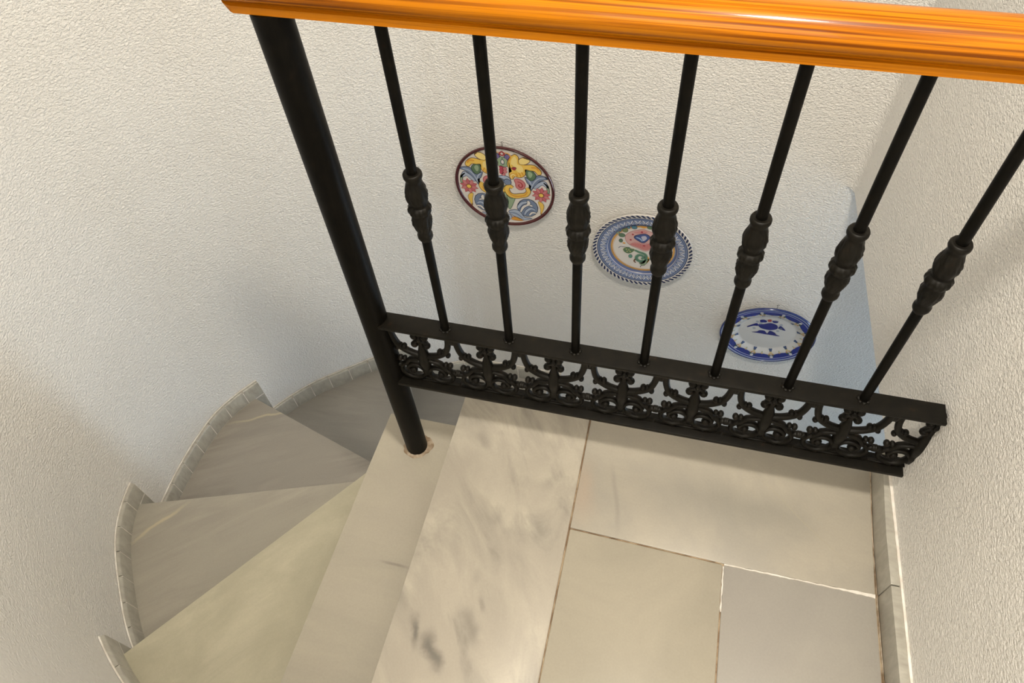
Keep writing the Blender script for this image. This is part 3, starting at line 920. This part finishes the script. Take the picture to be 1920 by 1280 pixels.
P.disc(0.448, -0.468, 0.205, BLU, 2, INK, ry=0.24, rot=-0.3, **mk_)
P.stroke([(0.25,-0.50),(0.33,-0.36),(0.47,-0.30)], 0.030, LBLU, 4, DBLU, **mk_)
P.stroke([(0.30,-0.60),(0.36,-0.46),(0.46,-0.38),(0.55,-0.40)], 0.026, WHITE, 4, DBLU, **mk_)
P.stroke([(0.38,-0.66),(0.43,-0.55),(0.52,-0.47),(0.60,-0.50)], 0.026, LBLU, 4, DBLU, **mk_)
P.stroke([(0.48,-0.66),(0.54,-0.58),(0.62,-0.58)], 0.022, WHITE, 4, DBLU, **mk_)
P.stroke([(0.44,-0.40),(0.48,-0.33),(0.46,-0.27)], 0.030, WHITE, 5, DBLU, **mk_)
P.poly([(0.031,-0.185),(0.098,-0.267),(0.189,-0.251),(0.165,-0.35),(0.08,-0.557),(0.048,-0.49),(0.065,-0.368)], LGRN, 2, GRN, **mk_)
P.poly([(0.67,-0.262),(0.758,-0.294),(0.782,-0.408),(0.715,-0.614),(0.718,-0.468)], YEL, 3, BRN, 0.006, **mk_)
P.poly([(0.048,-0.636),(0.171,-0.565),(0.279,-0.595),(0.382,-0.748),(0.529,-0.746),(0.342,-0.818),(0.162,-0.739)], LBLU, 3, DBLU, **mk_)
P.stroke([(0.06,-0.66),(0.20,-0.66),(0.34,-0.77)], 0.014, BLU, 5, **mk_)
P.poly([(0.083,-0.828),(0.198,-0.757),(0.342,-0.83),(0.192,-0.858)], ORG, 3, RED, 0.008, **mk_)
P.disc(0.05, -0.78, 0.05, LBLU, 3, DBLU, ry=0.065, **mk_)
for q in range(6):
    P.disc(0.0 + (0.035 if q % 2 else -0.035)*(1 if q < 5 else 0), 0.52 - 0.035*q, 0.036, PINK if q % 2 else (0.40, 0.06, 0.10), 3, RED, ow=0.008)
P.disc(0.0, 0.22, 0.13, LBLU, 3, DBLU, ry=0.09); P.disc(0.07, 0.16, 0.07, BLU, 4, DBLU, mirror=True)
P.stroke([(0.0,0.76),(0.07,0.68),(0.06,0.58),(0.0,0.56)], 0.035, LGRN, 3, DBLU, **mk_)
P.disc(0.11, 0.778, 0.06, PURP, 3, INK, **mk_)
P.disc(0.0, -0.10, 0.07, LGRN, 2, GRN, ry=0.16)
P.stroke([(0.0,0.90),(0.05,0.84),(0.0,0.80)], 0.018, RED, 3, **mk_)
P.finish(); P.hook()

# plate 2: blue rope border, orange ring and a pink flower
P = Plate('decorative_plate', (0.3012, 0.797, -0.2567), 0.148, 0.0, 0.012, 0.66, 0.74, paint(WHITE),
          'white plate with blue rope border, orange ring and pink flower on the wall')
P.ring(0.655, 0.905, (0.19, 0.24, 0.39), 0)
P.ring(0.893, 0.912, DBLU, 1); P.ring(0.862, 0.873, DBLU, 1); P.ring(0.66, 0.715, (0.09, 0.12, 0.25), 1); P.ring(0.700, 0.706, WHITE, 2)
P.ring(0.608, 0.640, (0.58, 0.30, 0.06), 1); P.ring(0.590, 0.596, ORG, 1); P.ring(0.646, 0.652, INK, 1)
nd = 62
for k in range(nd):
    a = 2*math.pi*k/nd
    w = 0.040
    def pc(r, t): return (r*math.cos(t), r*math.sin(t))
    P.poly([pc(0.925, a-w*1.15), pc(0.945, a-w*1.2), pc(0.998, a+w*0.3), pc(0.998, a+w*1.2), pc(0.975, a+w*1.2), pc(0.930, a-w*0.15)], (0.018, 0.028, 0.085), 2, smooth=False)
nz = 34
for k in range(nz):
    a = 2*math.pi*k/nz; h = math.pi/nz
    for sg in (-1, 1):
        P.stroke([pc(0.745, a+sg*h*0.72), pc(0.78, a+sg*h*0.62), pc(0.815, a+sg*h*0.40), pc(0.845, a+sg*h*0.12)], 0.021, (0.72, 0.73, 0.78), 2)
    P.stroke([pc(0.728, a-h), pc(0.79, a-h*0.5), pc(0.855, a)], 0.007, DBLU, 3, taper=False)
    P.stroke([pc(0.728, a+h), pc(0.79, a+h*0.5), pc(0.855, a)], 0.007, DBLU, 3, taper=False)
P.poly([(-0.333,0.367),(-0.228,0.467),(-0.04,0.543),(0.059,0.523),(0.159,0.483),(0.225,0.376),(0.227,0.215),(0.172,0.06),(0.068,-0.045),(-0.079,0.008),(-0.226,0.062),(-0.318,0.146),(-0.361,0.26)], (0.58, 0.36, 0.34), 2, (0.42, 0.20, 0.20))
P.poly([(-0.27,0.10),(-0.10,0.15),(0.03,0.13),(0.14,0.20),(0.18,0.09),(0.068,-0.02),(-0.079,0.03)], (0.52, 0.20, 0.19), 4)
P.poly([(-0.21,0.44),(-0.04,0.52),(0.06,0.50),(0.02,0.45),(-0.12,0.42)], (0.55, 0.24, 0.24), 4)
for k in range(9):
    t = -0.25 + 0.05*k
    P.stroke([(t*0.6, 0.19), (t*0.9, 0.12), (t, 0.04 + 0.2*abs(t))], 0.006, (0.50, 0.16, 0.17), 5)
P.poly([(-0.189,0.315),(-0.111,0.39),(0.025,0.437),(0.114,0.374),(0.08,0.287),(0.005,0.191),(-0.098,0.231)], (0.05, 0.08, 0.24), 5, INK)
P.poly([(-0.05,0.36),(0.03,0.39),(0.06,0.32),(0.0,0.24),(-0.03,0.29)], (0.45, 0.45, 0.56), 7); P.stroke([(-0.15,0.32),(-0.08,0.30),(-0.02,0.23)], 0.016, (0.30, 0.42, 0.60), 7)
for u, w in ((-0.222,0.388),(-0.253,0.231),(0.025,0.113),(-0.049,0.482)): P.disc(u, w, 0.022, RED, 7)
for u, w, c, rx, ry, ro in ((-0.436,0.317,GRN,0.062,0.05,0.1),(-0.382,0.467,(0.16,0.20,0.09),0.055,0.055,0.2),(-0.209,0.579,TEAL,0.055,0.045,0),(-0.32,0.555,TEAL,0.03,0.03,0),(-0.032,0.613,ORG,0.05,0.03,0),(0.097,0.628,GRN,0.055,0.045,0),
                         (-0.447,0.162,GRN,0.035,0.05,0),(-0.225,-0.255,(0.10,0.26,0.20),0.035,0.05,0),(-0.479,0.439,TEAL,0.022,0.03,0),(-0.38,0.10,ORG,0.03,0.02,0),(-0.52,0.37,LGRN,0.03,0.025,0),(0.33,0.40,GRN,0.055,0.045,0.5),
                         (0.36,0.25,TEAL,0.04,0.05,0),(0.28,0.53,ORG,0.05,0.035,-0.5),(0.38,0.12,GRN,0.035,0.045,0),(0.33,-0.05,GRN,0.06,0.045,0.4)):
    P.disc(u, w, rx, c, 2, INK if c != ORG else None, ry=ry, rot=ro, ow=0.007)
P.poly([(-0.375,-0.073),(-0.307,-0.017),(-0.219,-0.041),(-0.161,-0.05),(-0.225,-0.148),(-0.296,-0.173),(-0.356,-0.133)], GRN, 2, (0.20, 0.26, 0.08))
for u, w in ((-0.32,-0.06),(-0.27,-0.07),(-0.30,-0.12),(-0.24,-0.11)): P.disc(u, w, 0.016, (0.42, 0.44, 0.15), 5)
P.stroke([(-0.15,-0.06),(-0.06,-0.10),(0.06,-0.14),(0.10,-0.24),(0.06,-0.34),(-0.04,-0.36),(-0.10,-0.29),(-0.07,-0.20),(0.01,-0.19),(0.04,-0.25),(0.0,-0.29)], 0.028, (0.09, 0.20, 0.14), 2, (0.30, 0.40, 0.30))
P.stroke([(0.09,-0.30),(0.05,-0.40),(-0.03,-0.43)], 0.02, LGRN, 2, GRN); P.stroke([(-0.11,-0.30),(-0.14,-0.38),(-0.10,-0.43)], 0.016, BRN, 2)
P.poly([(-0.002,-0.402),(0.119,-0.29),(0.173,-0.256),(0.102,-0.423),(0.034,-0.482)], LGRN, 2, GRN); P.stroke([(0.13,-0.20),(0.15,-0.30),(0.12,-0.38)], 0.014, ORG, 3)
P.stroke([(-0.48,-0.06),(-0.44,-0.01),(-0.36,-0.01),(-0.25,0.0)], 0.006, DBLU, 2, taper=False); P.stroke([(0.0,-0.55),(0.02,-0.49),(0.09,-0.47)], 0.006, INK, 2, taper=False)
P.finish()

# plate 3: blue and white with a scalloped band
P = Plate('decorative_plate', (0.7288, 0.797, -0.5673), 0.1455, math.radians(3), 0.016, 0.60, 0.76, paint((0.60, 0.60, 0.60)),
          'blue and white plate with dark blue centre motif, lowest of the three on the wall')
B3 = (0.014, 0.026, 0.22)
P.rim_part(0.978, (0.02, 0.035, 0.15)); P.ring(0.945, 0.975, (0.30, 0.35, 0.52), 1); P.ring(0.905, 0.945, B3, 1); P.ring(0.888, 0.905, (0.36, 0.40, 0.55), 1)
NS = 12
def scal(a):
    x = math.sin((a + 0.2)*NS/2)
    return -0.055*abs(x) + 0.03
P.ring(0.775, 0.888, B3, 1, 240, scal)
for k in range(NS):
    a = 2*math.pi*k/NS - 0.2 + 0.0
    def rp(r, t): return (r*math.cos(a+t), r*math.sin(a+t))
    P.disc(*rp(0.845, 0), 0.036, (0.58, 0.58, 0.58), 3)
    P.disc(*rp(0.800, 0.06), 0.026, (0.03, 0.06, 0.09), 4); P.disc(*rp(0.800, -0.06), 0.026, (0.04, 0.10, 0.06), 4)
    P.disc(*rp(0.755, 0.045), 0.026, (0.52, 0.34, 0.16), 4); P.disc(*rp(0.755, -0.045), 0.026, (0.50, 0.30, 0.18), 4); P.disc(*rp(0.71, 0.0), 0.028, (0.50, 0.42, 0.22), 4)
    P.disc(*rp(0.665, 0.0), 0.030, (0.05, 0.08, 0.17), 4); P.disc(*rp(0.635, 0.03), 0.020, (0.04, 0.08, 0.20), 4); P.disc(*rp(0.635, -0.03), 0.020, (0.04, 0.08, 0.20), 4)
    P.disc(*rp(0.735, 0.26), 0.024, (0.56, 0.42, 0.26), 3); P.disc(*rp(0.70, 0.26), 0.014, LGRN, 3)
CB = (0.010, 0.012, 0.17)
for q in ([(-0.237,0.422),(-0.166,0.466),(-0.091,0.426),(-0.106,0.372),(-0.21,0.355)], [(0.014,0.468),(0.132,0.477),(0.126,0.414),(0.048,0.404)],
          [(-0.244,0.258),(-0.132,0.303),(-0.025,0.371),(0.056,0.369),(0.147,0.32),(0.173,0.203),(0.056,0.118),(-0.079,0.117),(-0.181,0.151)],
          [(-0.456,0.122),(-0.383,0.206),(-0.279,0.298),(-0.235,0.211),(-0.337,0.181),(-0.432,0.104)], [(0.188,0.257),(0.227,0.319),(0.353,0.18),(0.269,0.193),(0.198,0.21)],
          [(-0.331,-0.059),(-0.216,-0.013),(-0.175,0.051),(-0.066,0.057),(0.005,-0.025),(0.036,0.087),(0.154,0.045),(0.196,-0.02),(0.286,-0.058),(0.206,-0.069),(0.042,-0.066),(-0.054,-0.068),(-0.207,-0.061)]):
    P.poly(q, CB, 2)
P.poly([(-0.088,0.476),(-0.021,0.507),(0.0,0.44),(-0.06,0.41)], (0.30, 0.05, 0.04), 3)
for u, w in ((-0.28,0.36),(-0.30,0.10),(0.22,0.36),(0.20,0.12),(-0.20,0.31),(0.24,0.22)): P.disc(u, w, 0.035, (0.34, 0.38, 0.45), 2)
P.finish(); P.hook()
